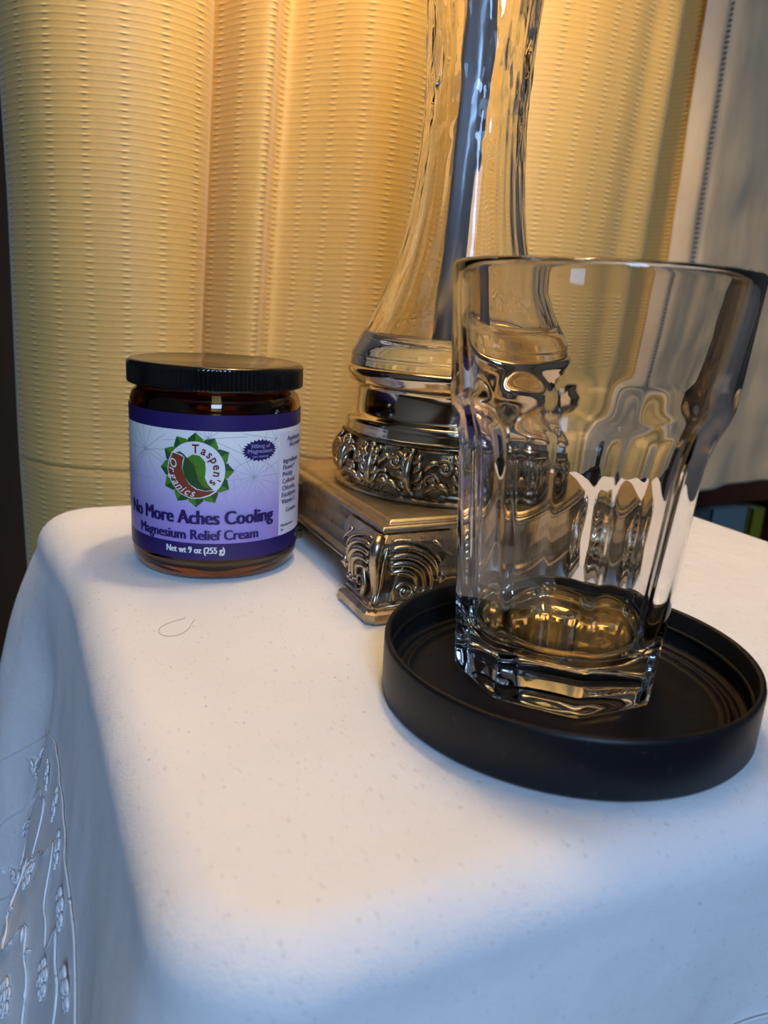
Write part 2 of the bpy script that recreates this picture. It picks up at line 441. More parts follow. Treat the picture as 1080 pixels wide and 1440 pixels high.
for j in range(1, NR + 1):
    a = PI / 2 * j / NR
    for s in ss:
        p, n = rr(s); q = p + n * (ER * math.sin(a)); q.x += wx(p.x, p.y); q.z = -ER * (1 - math.cos(a)); V.append(q)
for j in range(1, NK + 1):
    for s in ss:
        V.append(skirt(s, tmax(s) * (j / NK) + .0025 * math.sin(2 * PI * s / .018) * smooth(.8, 1, j / NK)))
rows = NT + NR + NK
for j in range(rows - 1):
    for i in range(NS):
        i2 = (i + 1) % NS; Fc.append((j * NS + i, (j + 1) * NS + i, (j + 1) * NS + i2, j * NS + i2))
c0 = len(V); V.append((cx, cy, topz(cx, cy)))
for i in range(NS): Fc.append((c0, i, (i + 1) % NS))
tc = empty('tablecloth', (0, 0, 0)); tag(tc, 'white cotton tablecloth with embroidered eyelet hem draped over the table', 'tablecloth')
co = obj('cloth', mesh('cloth', V, Fc), M_CLOTH, tc)
sd = co.modifiers.new('thickness', 'SOLIDIFY'); sd.thickness = .0009; sd.offset = -1
# embroidery: seam thread, vines and eyelet flowers on the hem band
LACE = .118
def hem_pt(s, d, off=.0007): return skirt(s, tmax(s) - d, off)
def hem_frame(s, d):
    a = hem_pt(s, d); u = (hem_pt(s + .002, d) - hem_pt(s - .002, d)).normalized(); v = (hem_pt(s, d + .002) - hem_pt(s, d - .002)).normalized()
    n = u.cross(v).normalized(); return a, u, v, n
fl = MB()
for k in range(6):
    a = 2 * PI * k / 6; c = Vector((.0046 * math.cos(a), .0046 * math.sin(a), 0))
    fl.tube([c + Vector((.0021 * math.cos(q * PI / 4), .0016 * math.sin(q * PI / 4), 0)) for q in range(9)], .00055, 5)
fl.tube([Vector((.0021 * math.cos(q * PI / 4), .0021 * math.sin(q * PI / 4), .0002)) for q in range(9)], .0008, 5)
FLOWER = mesh('eyelet_flower', fl.V, fl.F); FLOWER.materials.append(M_THREAD)
hl = MB(); hl.lathe([(.0001, .0001), (.0019, .0001)], 12); SHADE_DISC = mesh('eyelet_shade_disc', hl.V, hl.F); SHADE_DISC.materials.append(M_EYELET_SHADE)
ranges = [(S_BL - .06, PER + LX * .85)]
for s_a, s_b in ranges:
    L = s_b - s_a; nseg = int(L / .055)
    for i in range(nseg):
        a = s_a + i * L / nseg; e = a + L / nseg * 1.04
        for d0, amp, ph, rad in ((.086, .009, 1.0, .0005), (.056, .009, 0, .00055), (.029, .008, 2.0, .00055), (.008, .002, 0, .0004)):
            b = MB(); pts = []
            for q in range(25):
                s = a + (e - a) * q / 24; pts.append(hem_pt(s, d0 + amp * math.sin(2 * PI * s / .046 + ph) + .003 * math.sin(2 * PI * s / .019)))
            b.tube(pts, rad, 5)
            if rad > .0005:   # small leaves along the vine
                for q in range(2, 24, 4):
                    p = pts[q]; s = a + (e - a) * q / 24
                    A, u, v, n = hem_frame(s, d0); sg = 1 if (q // 4) % 2 else -1
                    b.tube([p, p + v * sg * .0025 + u * .0012, p + v * sg * .0048 + u * .0036], lambda t: .0002 + .0007 * math.sin(PI * min(.98, t + .02)), 5)
            b.build('embroidered_vine', M_THREAD, tc)
        b = MB(); b.tube([hem_pt(a + (e - a) * q / 16, LACE) for q in range(17)], .0004, 5); b.build('hem_seam', M_CLOTH, tc)
        for ds, d in ((.012, .042), (.037, .071), (.030, .017), (.014, .102), (.044, .104)):
            s = a + ds * (L / nseg) / .055; A, u, v, n = hem_frame(s, d)
            mw = Matrix((u, v, n)).transposed().to_4x4(); mw.translation = A
            f = obj('eyelet_flower', FLOWER, None, tc); f.matrix_world = mw
            h = obj('eyelet_shade_disc', SHADE_DISC, None, f); 
# curled hair lying on the cloth
HP = [(.0530, .2690, 0), (.0474, .2668, 0), (.0433, .2635, 0), (.0421, .2590, 0), (.0440, .2556, 0), (.0480, .2555, 0), (.0520, .2590, 0), (.0545, .2640, 0), (.0560, .2665, 0)]
b = MB(); b.tube([Vector((p.x, p.y, topz(p.x, p.y) + .0002)) for p in catmull(HP, 8)], .00007, 5)
tag(b.build('hair_strand', simple('brown_hair', (.22, .17, .13), .5)), 'thin curled brown hair lying on the white cloth below the jar', 'hair')

# ---------------------------------------------------------------- table lamp
LXc, LYc = .184, .3105
lamp = empty('table_lamp', (LXc, LYc, 0)); tag(lamp, 'glass vase table lamp on ornate square footed brass base', 'lamp')
# square base plate with moulded edge
def sq_loft(b, prof):
    V = []; Fc = []
    for h, z in prof: V += [(-h, -h, z), (h, -h, z), (h, h, z), (-h, h, z)]
    for i in range(len(prof) - 1):
        for k in range(4): k2 = (k + 1) % 4; Fc.append((i * 4 + k, i * 4 + k2, (i + 1) * 4 + k2, (i + 1) * 4 + k))
    n = len(prof); Fc.append((3, 2, 1, 0)); Fc.append(tuple((n - 1) * 4 + k for k in range(4)))
    b.add(V, Fc)
b = MB(); sq_loft(b, [(.055, .0125), (.0625, .0125), (.0632, .0138), (.0628, .0152), (.0612, .0165), (.0598, .022), (.0595, .028), (.0602, .0322), (.0606, .0335)])
b.build('base_skirt', M_PLATE, lamp, False, .0004)
b = MB(); sq_loft(b, [(.058, .0330), (.0612, .0330), (.0620, .0338), (.0620, .0350), (.0612, .0358), (.0585, .0358), (.0580, .0352), (.0572, .0352), (.0566, .0360), (.0555, .0368), (.052, .0368)])
b.build('base_plate', M_PLATE, lamp, False, .0003)
# feet
def foot_mesh():
    b = MB()
    prof = [(.0090, .020, .0004), (.0094, .0205, .002), (.0092, .0204, .0042), (.0078, .0195, .0052), (.0080, .0196, .0062), (.0062, .0185, .0078), (.0046, .018, .011), (.0044, .0195, .016), (.0052, .0225, .021), (.0056, .0255, .026), (.0046, .0275, .0305), (.0022, .028, .0330)]
    V = []; Fc = []; c = .0028
    for o_, e, z in prof:
        V += [(-o_ + c, -o_, z), (e, -o_, z), (e, .004, z), (.004, .004, z), (.004, e, z), (-o_, e, z), (-o_, -o_ + c, z)]
    N = 7
    for i in range(len(prof) - 1):
        for k in range(N): k2 = (k + 1) % N; Fc.append((i * N + k, i * N + k2, (i + 1) * N + k2, (i + 1) * N + k))
    Fc.append(tuple(range(N))[::-1]); Fc.append(tuple((len(prof) - 1) * N + k for k in range(N)))
    b.add(V, Fc)
    me = mesh('foot', b.V, b.F, False)
    bm = bmesh.new(); bm.from_mesh(me); bmesh.ops.recalc_face_normals(bm, faces=bm.faces); bm.to_mesh(me); bm.free(); return me
def offz(z): return interp([(.0004, .009), (.004, .0092), (.0078, .0062), (.011, .0046), (.016, .0044), (.021, .0052), (.026, .0056), (.0305, .0046), (.033, .0022)], z)
def relief_mesh(side):
    """raised scroll work on one face of a foot; side 0 = face along x, 1 = face along y"""
    b = MB()
    def P(a, z, lift=.0): 
        o_ = offz(z) + lift
        return Vector((a, -o_, z)) if side == 0 else Vector((-o_, a, z))
    cx_, cz_ = .0045, .0125
    for i, (r, a0, a1, w_) in enumerate(((.0075, 118, -5, .0013), (.0108, 112, -12, .0014), (.0140, 108, -8, .0013), (.0170, 104, 8, .0012), (.0196, 100, 28, .0008))):
        pts = []
        for q in range(15):
            a = math.radians(lerp(a0, a1, q / 14)); pts.append(P(cx_ + r * 1.02 * math.cos(a), cz_ + r * .96 * math.sin(a), .0004 + .0006 * math.sin(PI * q / 14)))
        b.tube(pts, (lambda w0: (lambda t: w0 * (.45 + .75 * math.sin(PI * min(.97, .12 + .85 * t)))))(w_), 7)
        e = pts[-1]; b.ball(e, w_ * 1.15, 8)
    # volute at the foot
    pts = []
    for q in range(26):
        a = math.radians(215 - q * 19); r = .0042 * (1 - q / 34)
        pts.append(P(.0072 + r * math.cos(a) * 1.15, .0112 + r * math.sin(a), .0009))
    b.tube(pts, lambda t: .0010 * (1 - .4 * t), 7)
    b.ball(P(.0072, .0112, .0005), .0014, 8)
    # slender tendril rising from the volute
    b.tube([P(.0018, .0085, .001), P(.0022, .013, .0013), P(.0034, .018, .0014), P(.0062, .0225, .0011)], lambda t: .0013 * (1 - .7 * t), 7)
    # tail leaf towards the plate
    b.tube([P(.0225, .0185, .0006), P(.0235, .0155, .0012), P(.0215, .0125, .0008)], lambda t: .0004 + .0014 * math.sin(PI * t), 7)
    b.tube([P(.019, .030, 0), P(.0235, .0265, .0), P(.0275, .0235, -.0005)], lambda t: .0010 * (1 - .5 * t), 7)
    # ledge above the pad
    b.tube([P(-.006, .0066, .0002), P(.018, .0066, .0002)], .0007, 6)
    return mesh('scroll_relief', b.V, b.F)
def spine_mesh():
    b = MB(); D = lambda o_, z: Vector((-o_, -o_, z))
    pts = [D(offz(z) * .93 + l, z) for z, l in ((.0075, -.0004), (.011, .0), (.016, .0006), (.021, .001), (.026, .0012), (.0300, .0012), (.0325, .0006))]
    b.tube(catmull(pts, 4), lambda t: .0010 + .0019 * t ** 1.3 * (1 if t < .86 else (1 - (t - .86) * 3)), 8)
    for sg in (1, -1):
        q = []
        for z, l, dx in ((.008, 0, .0008), (.013, .0003, .0016), (.019, .0006, .0024), (.025, .0008, .0034), (.029, .0006, .0040)):
            p = D(offz(z) * .95 + l * .5, z); q.append(p + Vector((dx, -dx * .1, 0)) if sg > 0 else p + Vector((-dx * .1, dx, 0)))
        b.tube(catmull(q, 4), lambda t: .0006 + .0007 * math.sin(PI * t), 6)
    b.ball(D(.0048, .0305), .0024, 10)
    return mesh('leaf_spine', b.V, b.F)
FOOT, REL0, REL1, SPN = foot_mesh(), relief_mesh(0), relief_mesh(1), spine_mesh()
for me in (FOOT, REL0, REL1, SPN): me.materials.append(M_METAL)
for k in range(4):
    f = obj('foot', FOOT, None, lamp); a = k * PI / 2
    c = Vector((-.0606, -.0606, 0)); f.location = Matrix.Rotation(a, 3, 'Z') @ c; f.rotation_euler = (0, 0, a)
    for nm, me in (('scroll_relief', REL0), ('scroll_relief', REL1), ('leaf_spine', SPN)): obj(nm, me, None, f)
# turned collar
b = MB(); b.lathe([(.02, .0366), (.0520, .0366), (.0528, .0374), (.0524, .0386), (.0500, .0392), (.0495, .0400), (.0484, .0415), (.0500, .0450), (.0502, .0490), (.0494, .0535), (.0478, .0575), (.0474, .0590), (.0482, .0596), (.0492, .0603), (.02, .0603)], 96)
b.build('foliage_core', M_METAL, lamp)
b = MB(); b.lathe([(.03, .0600), (.0470, .0602), (.0486, .0610), (.0490, .0625), (.0484, .0640), (.0487, .0652), (.0486, .0668), (.0472, .0682), (.0455, .0690), (.0446, .0702), (.0444, .0760), (.0444, .0800), (.0450, .0816), (.0462, .0824), (.0474, .0830), (.0478, .0846), (.0490, .0860), (.0495, .0876), (.0493, .0890), (.0480, .0898), (.0455, .0900), (.03, .0900)], 128)
b.build('collar', M_METAL_POL, lamp)
# acanthus leaves
def leaf_mesh(var):
    b = MB(); rnd = random.Random(var)
    jit = lambda a: a * (rnd.random() * 2 - 1)
    R0 = .0490
    core = [(.0402, .0492), (.0415, .0484), (.0450, .0500), (.0490, .0502), (.0535, .0494), (.0575, .0478), (.0600, .0478)]
    def P(a, z, lift): r = interp(core, z) + lift; return Vector((r * math.cos(a / R0), r * math.sin(a / R0), z))
    # tall acanthus blade with lobed edges and a curled tip
    lean = jit(.0012)
    def blade(x0, z0, x1, z1, w0, l0):
        pts = [P(lerp(x0, x1, t) + .0012 * math.sin(PI * t) * (1 if x1 > x0 else -1), lerp(z0, z1, t), .0006 + l0 * math.sin(PI * (.15 + .75 * t))) for t in [i_ / 8 for i_ in range(9)]]
        b.tube(pts, lambda t: .0004 + w0 * math.sin(PI * (.12 + .80 * t)), 7)
        return pts[-1]
    e = blade(0, .0405, lean, .0582, .0015, .0026); b.ball(e, .0017, 8)
    for k in range(4):
        z = .0425 + k * .0036
        for sg in (1, -1):
            blade(sg * .0008 + lean * k / 4, z, sg * (.0042 + jit(.0006) - k * .0004), z + .0046 + jit(.0007), .0009, .0018)
    # scrolls left and right, one high and one low
    for sg, zc, xc in ((1, .0462 + jit(.001), .0079), (-1, .0530 + jit(.001), .0074)):
        r0_ = .0036 + jit(.0004); a0_ = rnd.random() * 80
        pts = []
        for q in range(22):
            a = math.radians(a0_ + q * 25); r = r0_ * (1 - q / 29)
            pts.append(P(sg * (xc + r * math.cos(a)), zc + r * math.sin(a), .0014 + .0006 * q / 22))
        b.tube(pts, lambda t: .0010 * (1 - .3 * t), 7); b.ball(P(sg * xc, zc, .0014), .0013, 8)
    for sg, z0 in ((1, .0505), (-1, .0410), (1, .0408)):
        pts = [P(sg * x, z0 + z, l) for x, z, l in ((.0052, .0, .001), (.0066, .0032 + jit(.0008), .0026), (.0092, .0048 + jit(.0008), .0026), (.0108, .0030, .0014))]
        b.tube(catmull(pts, 4), lambda t: .0005 + .0009 * math.sin(PI * t), 7)
    for k in range(5): b.ball(P(jit(.010), .050 + jit(.008), .0010), .0009 + .0006 * rnd.random(), 8)
    return mesh('acanthus_leaf', b.V, b.F)
LEAVES = [leaf_mesh(v) for v in (1, 2, 5)]
for me in LEAVES: me.materials.append(M_METAL)
NL = 15
for k in range(NL):
    o = obj('acanthus_leaf', LEAVES[k % 3], None, lamp); o.rotation_euler = (0, 0, 2 * PI * (k + .3) / NL)
# glass vase
vp = [(.0902, .0478), (.0925, .0474), (.0950, .0474), (.1000, .0450), (.1070, .0412), (.1139, .0378), (.1230, .0340), (.1329, .0303), (.1430, .0276), (.1546, .0253), (.1650, .0240), (.1734, .0231), (.1830, .0224), (.1908, .0219), (.2000, .0218), (.2100, .0221), (.2179, .0225), (.2366, .0235), (.2600, .0250), (.2900, .0275), (.3200, .0295), (.3500, .0300), (.3750, .0280), (.3950, .0230), (.4050, .0200)]
pts = catmull([(r, z, 0) for z, r in vp], 4)
NV = 128; V = []; Fc = []
outer = [(p.x, p.y) for p in pts]
inner = [(max(.004, r - interp([(.09, .004), (.11, .005), (.15, .0045), (.2, .004), (.41, .0035)], z)), z) for r, z in outer if z > .101]
inner = [(.002, .0985), (.020, .0987), (.034, .0990), (.0385, .1002)] + inner
for li, prof in ((0, outer), (1, inner)):
    base = len(V)
    for r, z in prof:
        for k in range(NV):
            a = 2 * PI * k / NV
            am = .00030 + .00055 * smooth(.18, .22, z)
            q = noise.noise(Vector((math.cos(a) * 4 + li * 9, math.sin(a) * 4, z * lerp(12, 60, smooth(.17, .21, z))))) * am * smooth(.098, .115, z)
            q += noise.noise(Vector((math.cos(a) * 9 + 5, math.sin(a) * 9, z * 6 + li * 4))) * .00028 * smooth(.1, .13, z)
            V.append(((r + q) * math.cos(a), (r + q) * math.sin(a), z))
    for i in range(len(prof) - 1):
        for k in range(NV):
            k2 = (k + 1) % NV; f = (base + i * NV + k, base + i * NV + k2, base + (i + 1) * NV + k2, base + (i + 1) * NV + k)
            Fc.append(f if li == 0 else f[::-1])
    if li == 0: nO = len(prof); bO = base
    else:
        for k in range(NV):
            k2 = (k + 1) % NV; Fc.append((bO + (nO - 1) * NV + k, bO + (nO - 1) * NV + k2, base + (len(prof) - 1) * NV + k2, base + (len(prof) - 1) * NV + k))
        Fc.append(tuple(base + k for k in range(NV)))
Fc.append(tuple(range(NV))[::-1])
obj('glass_vase', mesh('glass_vase', V, Fc), M_VASE, lamp)['label'] = 'clear rippled blown glass vase body'
b = MB(); b.tube([(-.0062, .0015, .0992), (-.0035, .001, .17), (0, 0, .25), (0, 0, .408)], .0058, 24); b.build('inner_rod', M_ROD, lamp)['label'] = 'grey steel rod inside the glass vase'
b = MB(); b.lathe([(.004, .406), (.022, .406), (.0235, .409), (.022, .414), (.014, .420), (.010, .432), (.012, .437), (.008, .442), (.008, .500), (.018, .505), (.020, .545), (.004, .546)], 48); b.build('socket_cap', M_METAL_POL, lamp)
SHADE, T, B = mat('ivory_lampshade_fabric')
B.inputs['Base Color'].default_value = (.85, .74, .55, 1); B.inputs['Roughness'].default_value = .9
tr_ = T.nodes.new('ShaderNodeBsdfTranslucent'); tr_.inputs[0].default_value = (.85, .70, .46, 1)
mxs = T.nodes.new('ShaderNodeMixShader'); mxs.inputs[0].default_value = .45
T.links.new(B.outputs[0], mxs.inputs[1]); T.links.new(tr_.outputs[0], mxs.inputs[2]); T.links.new(mxs.outputs[0], T.nodes['Material Output'].inputs[0])
b = MB(); b.lathe([(.170, .500), (.095, .760)], 64); sh = b.build('lamp_shade', SHADE, lamp)
bl_ = bpy.data.lights.new('lamp_bulb_light', 'POINT'); bl_.energy = BULB_POWER; bl_.color = BULB_COLOR; bl_.shadow_soft_size = .032
blo = bpy.data.objects.new('lamp_bulb_light', bl_); COL.objects.link(blo); blo.parent = lamp; blo.location = (0, 0, .615)

# ---------------------------------------------------------------- cream jar
JX, JY, JR = .0805, .3358, .0365
A0 = math.atan2(-JY, -JX)
jar = empty('cream_jar', (JX, JY, 0)); tag(jar, 'amber glass cream jar with black ribbed lid and purple label', 'jar')
RB = JR - .0003
b = MB()
ou = [(.0005, .0022), (.026, .0022), (.0290, .0006), (.0312, .0006), (.0335, .0016), (.0352, .0040), (.0361, .0072), (RB, .0100), (RB, .0705), (.0360, .0732), (.0350, .0756), (.0335, .0768), (.0328, .0785), (.0328, .0850)]
inn = [(.0305, .0850), (.0305, .0775), (.0325, .0745), (.0337, .0710), (.0337, .0110), (.0325, .0070), (.0290, .0052), (.0005, .0050)]
b.lathe(ou + inn, 128, cap=True); b.build('glass_body', M_AMBER, jar)['label'] = 'dark amber glass body'
b = MB(); b.lathe([(.0005, .0053), (.0288, .0055), (.0322, .0073), (.0334, .0112), (.0334, .0640), (.0320, .0650), (.0005, .0655)], 96, cap=True); b.build('cream', M_CREAM, jar)
# lid with ribs
prof = [(.0335, .0788), (.0362, .0788), (.0370, .0793), (.0371, .0800), (.0371, .0868), (.0370, .0874), (.0366, .0881), (.0358, .0886), (.0348, .0888), (.0340, .0886), (.0335, .0885), (.0005, .0885)]
NRB = 130; n = NRB * 4; V = []; Fc = []
for i, (r, z) in enumerate(prof):
    for k in range(n):
        a = 2 * PI * k / n; rr_ = r - (.00042 if (i in (3, 4) and k % 4 in (0, 1)) else 0)
        V.append((rr_ * math.cos(a), rr_ * math.sin(a), z))
for i in range(len(prof) - 1):
    for k in range(n):
        k2 = (k + 1) % n; Fc.append((i * n + k, i * n + k2, (i + 1) * n + k2, (i + 1) * n + k))
Fc.append(tuple((len(prof) - 1) * n + k for k in range(n))); Fc.append(tuple(range(n))[::-1])
me = mesh('lid', V, Fc); 
for p in me.polygons:
    if p.index // n in (3,): p.use_smooth = False
obj('lid', me, M_LID, jar)['label'] = 'glossy black screw lid with fine vertical ribs'
# label
LBL, T, B = mat('printed_label')
sp = T.nodes.new('ShaderNodeSeparateXYZ'); T.links.new(objco(T), sp.inputs[0])
g = math_n(T, 'DIVIDE', math_n(T, 'SUBTRACT', sp.outputs[2], .0175), .0465)
T.links.new(ramp(T, g, [(0, (.34, .26, .66)), (.28, (.42, .34, .74)), (.55, (.62, .58, .82)), (.85, (.88, .90, .90)), (1, (.93, .95, .92))]), B.inputs['Base Color'])
B.inputs['Roughness'].default_value = .38
def print_mat(name, col): return simple(name, col, .4)
NAVY = print_mat('navy_print', (.022, .012, .115)); WHITE = print_mat('white_print', (.85, .86, .90)); GREEN_L = print_mat('leaf_green_print', (.075, .24, .02)); GREEN_D = print_mat('dark_green_print', (.018, .095, .02))
BROWN = print_mat('rust_brown_print', (.26, .048, .02)); PALE = print_mat('pale_lilac_print', (.78, .76, .86)); LINE = print_mat('grey_line_print', (.42, .44, .58)); MAROON = print_mat('maroon_print', (.16, .018, .014)); LILAC_TX = print_mat('lilac_text_print', (.45, .46, .78))
def wrap_mesh(name, V2, F2, layer, step=.0014):
    """bend a flat (s, z) shape in metres around the jar"""
    me = bpy.data.meshes.new(name); me.from_pydata([(x, 0, z) for x, z in V2], [], F2); me.update()
    bm = bmesh.new(); bm.from_mesh(me)
    if bm.verts:
        xs = [v.co.x for v in bm.verts]; lo, hi = min(xs), max(xs); k = math.ceil(lo / step)
        while k * step < hi:
            bmesh.ops.bisect_plane(bm, geom=list(bm.verts) + list(bm.edges) + list(bm.faces), plane_co=(k * step, 0, 0), plane_no=(1, 0, 0)); k += 1
    r = JR + .00004 * layer
    for v in bm.verts:
        a = A0 + v.co.x / JR; v.co = Vector((r * math.cos(a), r * math.sin(a), v.co.z))
    for f in bm.faces:
        f.normal_update(); c = f.calc_center_median()
        if f.normal.dot(Vector((c.x, c.y, 0))) < 0: f.normal_flip()
    bm.to_mesh(me); bm.free(); return me
def rect(x0, z0, x1, z1): return [(x0, z0), (x1, z0), (x1, z1), (x0, z1)], [(0, 1, 2, 3)]
def mm(pts): return [(x * .001, z * .001) for x, z in pts]
lab = obj('label', wrap_mesh('label', *rect(-.105, .0105, .105, .0701), 0), LBL, jar); lab['label'] = 'printed wraparound label fading from pale blue to lavender'
def flat(name, pts_mm, mt, layer, faces=None):
    P_ = mm(pts_mm); return obj(name, wrap_mesh(name, P_, faces or [tuple(range(len(P_)))], layer), mt, lab)
flat('colour_band', [(-105, 63.8), (105, 63.8), (105, 70.2), (-105, 70.2)], NAVY, 1)
flat('colour_band', [(-105, 10.4), (105, 10.4), (105, 17.5), (-105, 17.5)], NAVY, 1)
# fine line pattern
V2 = []; F2 = []
def strip(x0, z0, x1, z1, wd=.09):
    d = Vector((x1 - x0, z1 - z0)); 
    if d.length < .5: return
    # clip to the pale area
    t0, t1 = 0.0, 1.0
    for p, dd, lo, hi in ((x0, x1 - x0, -46, 28.2), (z0, z1 - z0, 17.6, 63.7)):
        if abs(dd) < 1e-9:
            if p < lo or p > hi: return
            continue
        a, b_ = (lo - p) / dd, (hi - p) / dd
        if a > b_: a, b_ = b_, a
        t0, t1 = max(t0, a), min(t1, b_)
    if t0 >= t1: return
    xa, za, xb, zb = x0 + (x1 - x0) * t0, z0 + (z1 - z0) * t0, x0 + (x1 - x0) * t1, z0 + (z1 - z0) * t1
    d.normalize(); n_ = Vector((-d.y, d.x)) * wd; k = len(V2)
    for x, z in ((xa - n_.x, za - n_.y), (xb - n_.x, zb - n_.y), (xb + n_.x, zb + n_.y), (xa + n_.x, za + n_.y)): V2.append((x * .001, z * .001))
    F2.append((k, k + 1, k + 2, k + 3))
rnd = random.Random(4)
for hx, hz, nr, L in ((15.5, 45, 16, 17), (-32, 54, 12, 15), (-3, 61, 12, 18), (8, 30, 12, 14), (-30, 32, 12, 14), (26, 60, 9, 15), (-42, 42, 9, 12)):
    for k in range(nr):
        a = 2 * PI * (k + rnd.random() * .25) / nr; q = L * (.75 + .5 * rnd.random()); strip(hx, hz, hx + q * math.cos(a), hz + q * math.sin(a))
for hx, hz, r in ((15.5, 40, 12), (-29, 43, 11)):
    for k in range(36): a, c = 2 * PI * k / 36, 2 * PI * (k + 1) / 36; strip(hx + r * math.cos(a), hz + r * math.sin(a), hx + r * math.cos(c), hz + r * math.sin(c))
po = obj('line_pattern', wrap_mesh('line_pattern', V2, F2, 2), LINE, lab); po['kind'] = 'stuff'
# side panel with small print
flat('text_panel', [(28.8, 17.6), (60, 17.6), (60, 62.2), (28.4, 62.2)], PALE, 3)
# emblem: ring of leaves, disc, leaf and crescent
EX, EZ = -8.1, 48.0
def ring_leaf(a, half):
    ca_, sa_ = math.cos(a), math.sin(a); pts = [(10.9, 0), (10.9, 3.3 * half), (12.6, 3.0 * half), (13.9, 1.5 * half), (15.2, 0)]
    return [(EX + u * ca_ - v * sa_, EZ + u * sa_ + v * ca_) for u, v in pts]
for k in range(12):
    a = PI / 2 + k * PI / 6
    lf = flat('emblem_leaf', ring_leaf(a, 1), GREEN_D, 4); flat('emblem_leaf', ring_leaf(a, -1), GREEN_L, 4)
circ = lambda r, n_=48: [(EX + r * math.cos(2 * PI * k / n_), EZ + r * math.sin(2 * PI * k / n_)) for k in range(n_)]
flat('emblem_disc', circ(11.6), print_mat('disc_pale_print', (.84, .86, .90)), 5)
def sm_poly(pts): return [(p.x, p.y) for p in catmull([(x, z, 0) for x, z in pts + pts[:1]], 3)][:-1]
br = [(-17.5, 54.4), (-15.2, 54.0), (-12.8, 53.0), (-13.3, 51.1), (-13.6, 48.4), (-12.5, 45.2), (-10.7, 42.2), (-8.0, 40.2), (-4.4, 39.6), (-0.2, 39.9), (-2.8, 38.2), (-6.4, 36.9), (-10.2, 36.7), (-14.0, 38.1), (-16.8, 40.8), (-18.8, 44.0), (-19.6, 47.7), (-19.0, 51.0)]
bc = (-12.5, 44.5)
flat('emblem_outline', [(bc[0] + (x - bc[0]) * 1.05, bc[1] + (z - bc[1]) * 1.05) for x, z in br], WHITE, 6)
flat('emblem_crescent', br, BROWN, 7)
dk = [(-16.1, 54.6), (-14.4, 55.2), (-12.7, 54.2), (-11.4, 52.8), (-8.8, 49.8), (-8.0, 47.2), (-7.0, 43.5), (-4.9, 41.2), (-1.3, 40.2), (-4.4, 39.8), (-7.5, 40.5), (-10.4, 42.2), (-12.5, 45.2), (-13.4, 48.4), (-12.9, 51.1), (-12.4, 52.9), (-13.6, 54.0)]
lt = [(-11.4, 52.8), (-9.3, 54.3), (-6.4, 54.0), (-4.3, 51.6), (-4.1, 48.5), (-4.4, 45.2), (-3.3, 42.6), (-1.3, 40.2), (-4.9, 41.2), (-7.0, 43.5), (-8.0, 47.2), (-8.8, 49.8)]
flat('emblem_leaf', dk, GREEN_D, 8); flat('emblem_leaf', lt, GREEN_L, 8)
def ribbon(pts, wd):
    P_ = [Vector((x, z)) for x, z in pts]; A = []; Bq = []
    for i, p in enumerate(P_):
        d = (P_[min(i + 1, len(P_) - 1)] - P_[max(i - 1, 0)]).normalized(); n_ = Vector((-d.y, d.x)) * wd; A.append(p + n_); Bq.append(p - n_)
    n_ = len(A); return [tuple(v) for v in A + Bq], [(i, i + 1, n_ + i + 1, n_ + i) for i in range(n_ - 1)]
for pts, wd in (([(-11.4, 52.8), (-8.8, 49.8), (-8.0, 47.2), (-7.0, 43.5), (-4.9, 41.2), (-1.3, 40.2)], .16), ([(-8.8, 49.8), (-7.0, 49.3)], .1), ([(-8.8, 49.8), (-9.1, 51.6)], .1), ([(-7.6, 46), (-5.6, 44.6)], .1), ([(-7.0, 43.6), (-5.0, 43.2)], .1)):
    v_, f_ = ribbon(pts, wd); flat('emblem_vein', v_, MAROON, 9, f_)
# starburst badge
NB = 26; pts = []
for k in range(NB * 2):
    a = PI * k / NB; q = 1.0 if k % 2 == 0 else .84; pts.append((18.2 + 8.2 * q * math.cos(a), 55.9 + 4.6 * q * math.sin(a)))
pts.append((18.2, 55.9)); nb = len(pts) - 1
flat('starburst_badge', pts, NAVY, 4, [(k, (k + 1) % nb, nb) for k in range(nb)])
# lettering
def text_flat(txt, bold=0.0, shear=0.0, spacing=1.0):
    cu = bpy.data.curves.new('lettering', 'FONT'); cu.body = txt; cu.offset = bold; cu.shear = shear; cu.space_character = spacing; cu.resolution_u = 3; cu.fill_mode = 'FRONT' if False else cu.fill_mode
    to = bpy.data.objects.new('lettering', cu); COL.objects.link(to); bpy.context.view_layer.update()
    dg = bpy.context.evaluated_depsgraph_get(); me = bpy.data.meshes.new_from_object(to.evaluated_get(dg))
    V_ = [(v.co.x, v.co.y) for v in me.vertices]; F_ = [tuple(p.vertices) for p in me.polygons]
    bpy.data.objects.remove(to); bpy.data.curves.remove(cu); bpy.data.meshes.remove(me); return V_, F_
capV, _ = text_flat('M'); CAP = max(y for x, y in capV)
def line(txt, s0, s1, z, cap, mt, layer, bold=0.0, shear=0.0, name='lettering'):
    V_, F_ = text_flat(txt, 0.0, shear)
    if not V_: return
    x0 = min(v[0] for v in V_); x1 = max(v[0] for v in V_); k = (s1 - s0) / (x1 - x0) if s1 is not None else cap / CAP
    dx = bold * cap / CAP * 1.0; VV = []; FF = []
    for j_, q in enumerate((-1, -.33, .33, 1) if dx > .03 else (0,)):
        b0 = len(VV); VV += [(s0 + (x - x0) * k + q * dx, z + y * cap / CAP) for x, y in V_]; FF += [tuple(i + b0 for i in f) for f in F_]
    obj(name, wrap_mesh(name, mm(VV), FF, layer), mt, lab)
line('No More Aches Cooling', -42.8, 24.8, 25.8, 5.6, NAVY, 10, .050)
line('Magnesium Relief Cream', -35.6, 17.5, 19.2, 4.1, NAVY, 10, .046)
line('Net wt 9 oz (255 g)', -20.7, 3.4, 13.4, 2.7, WHITE, 10, .040)
line('300mg of', 13.8, 22.7, 57.0, 1.5, LILAC_TX, 10, .004)
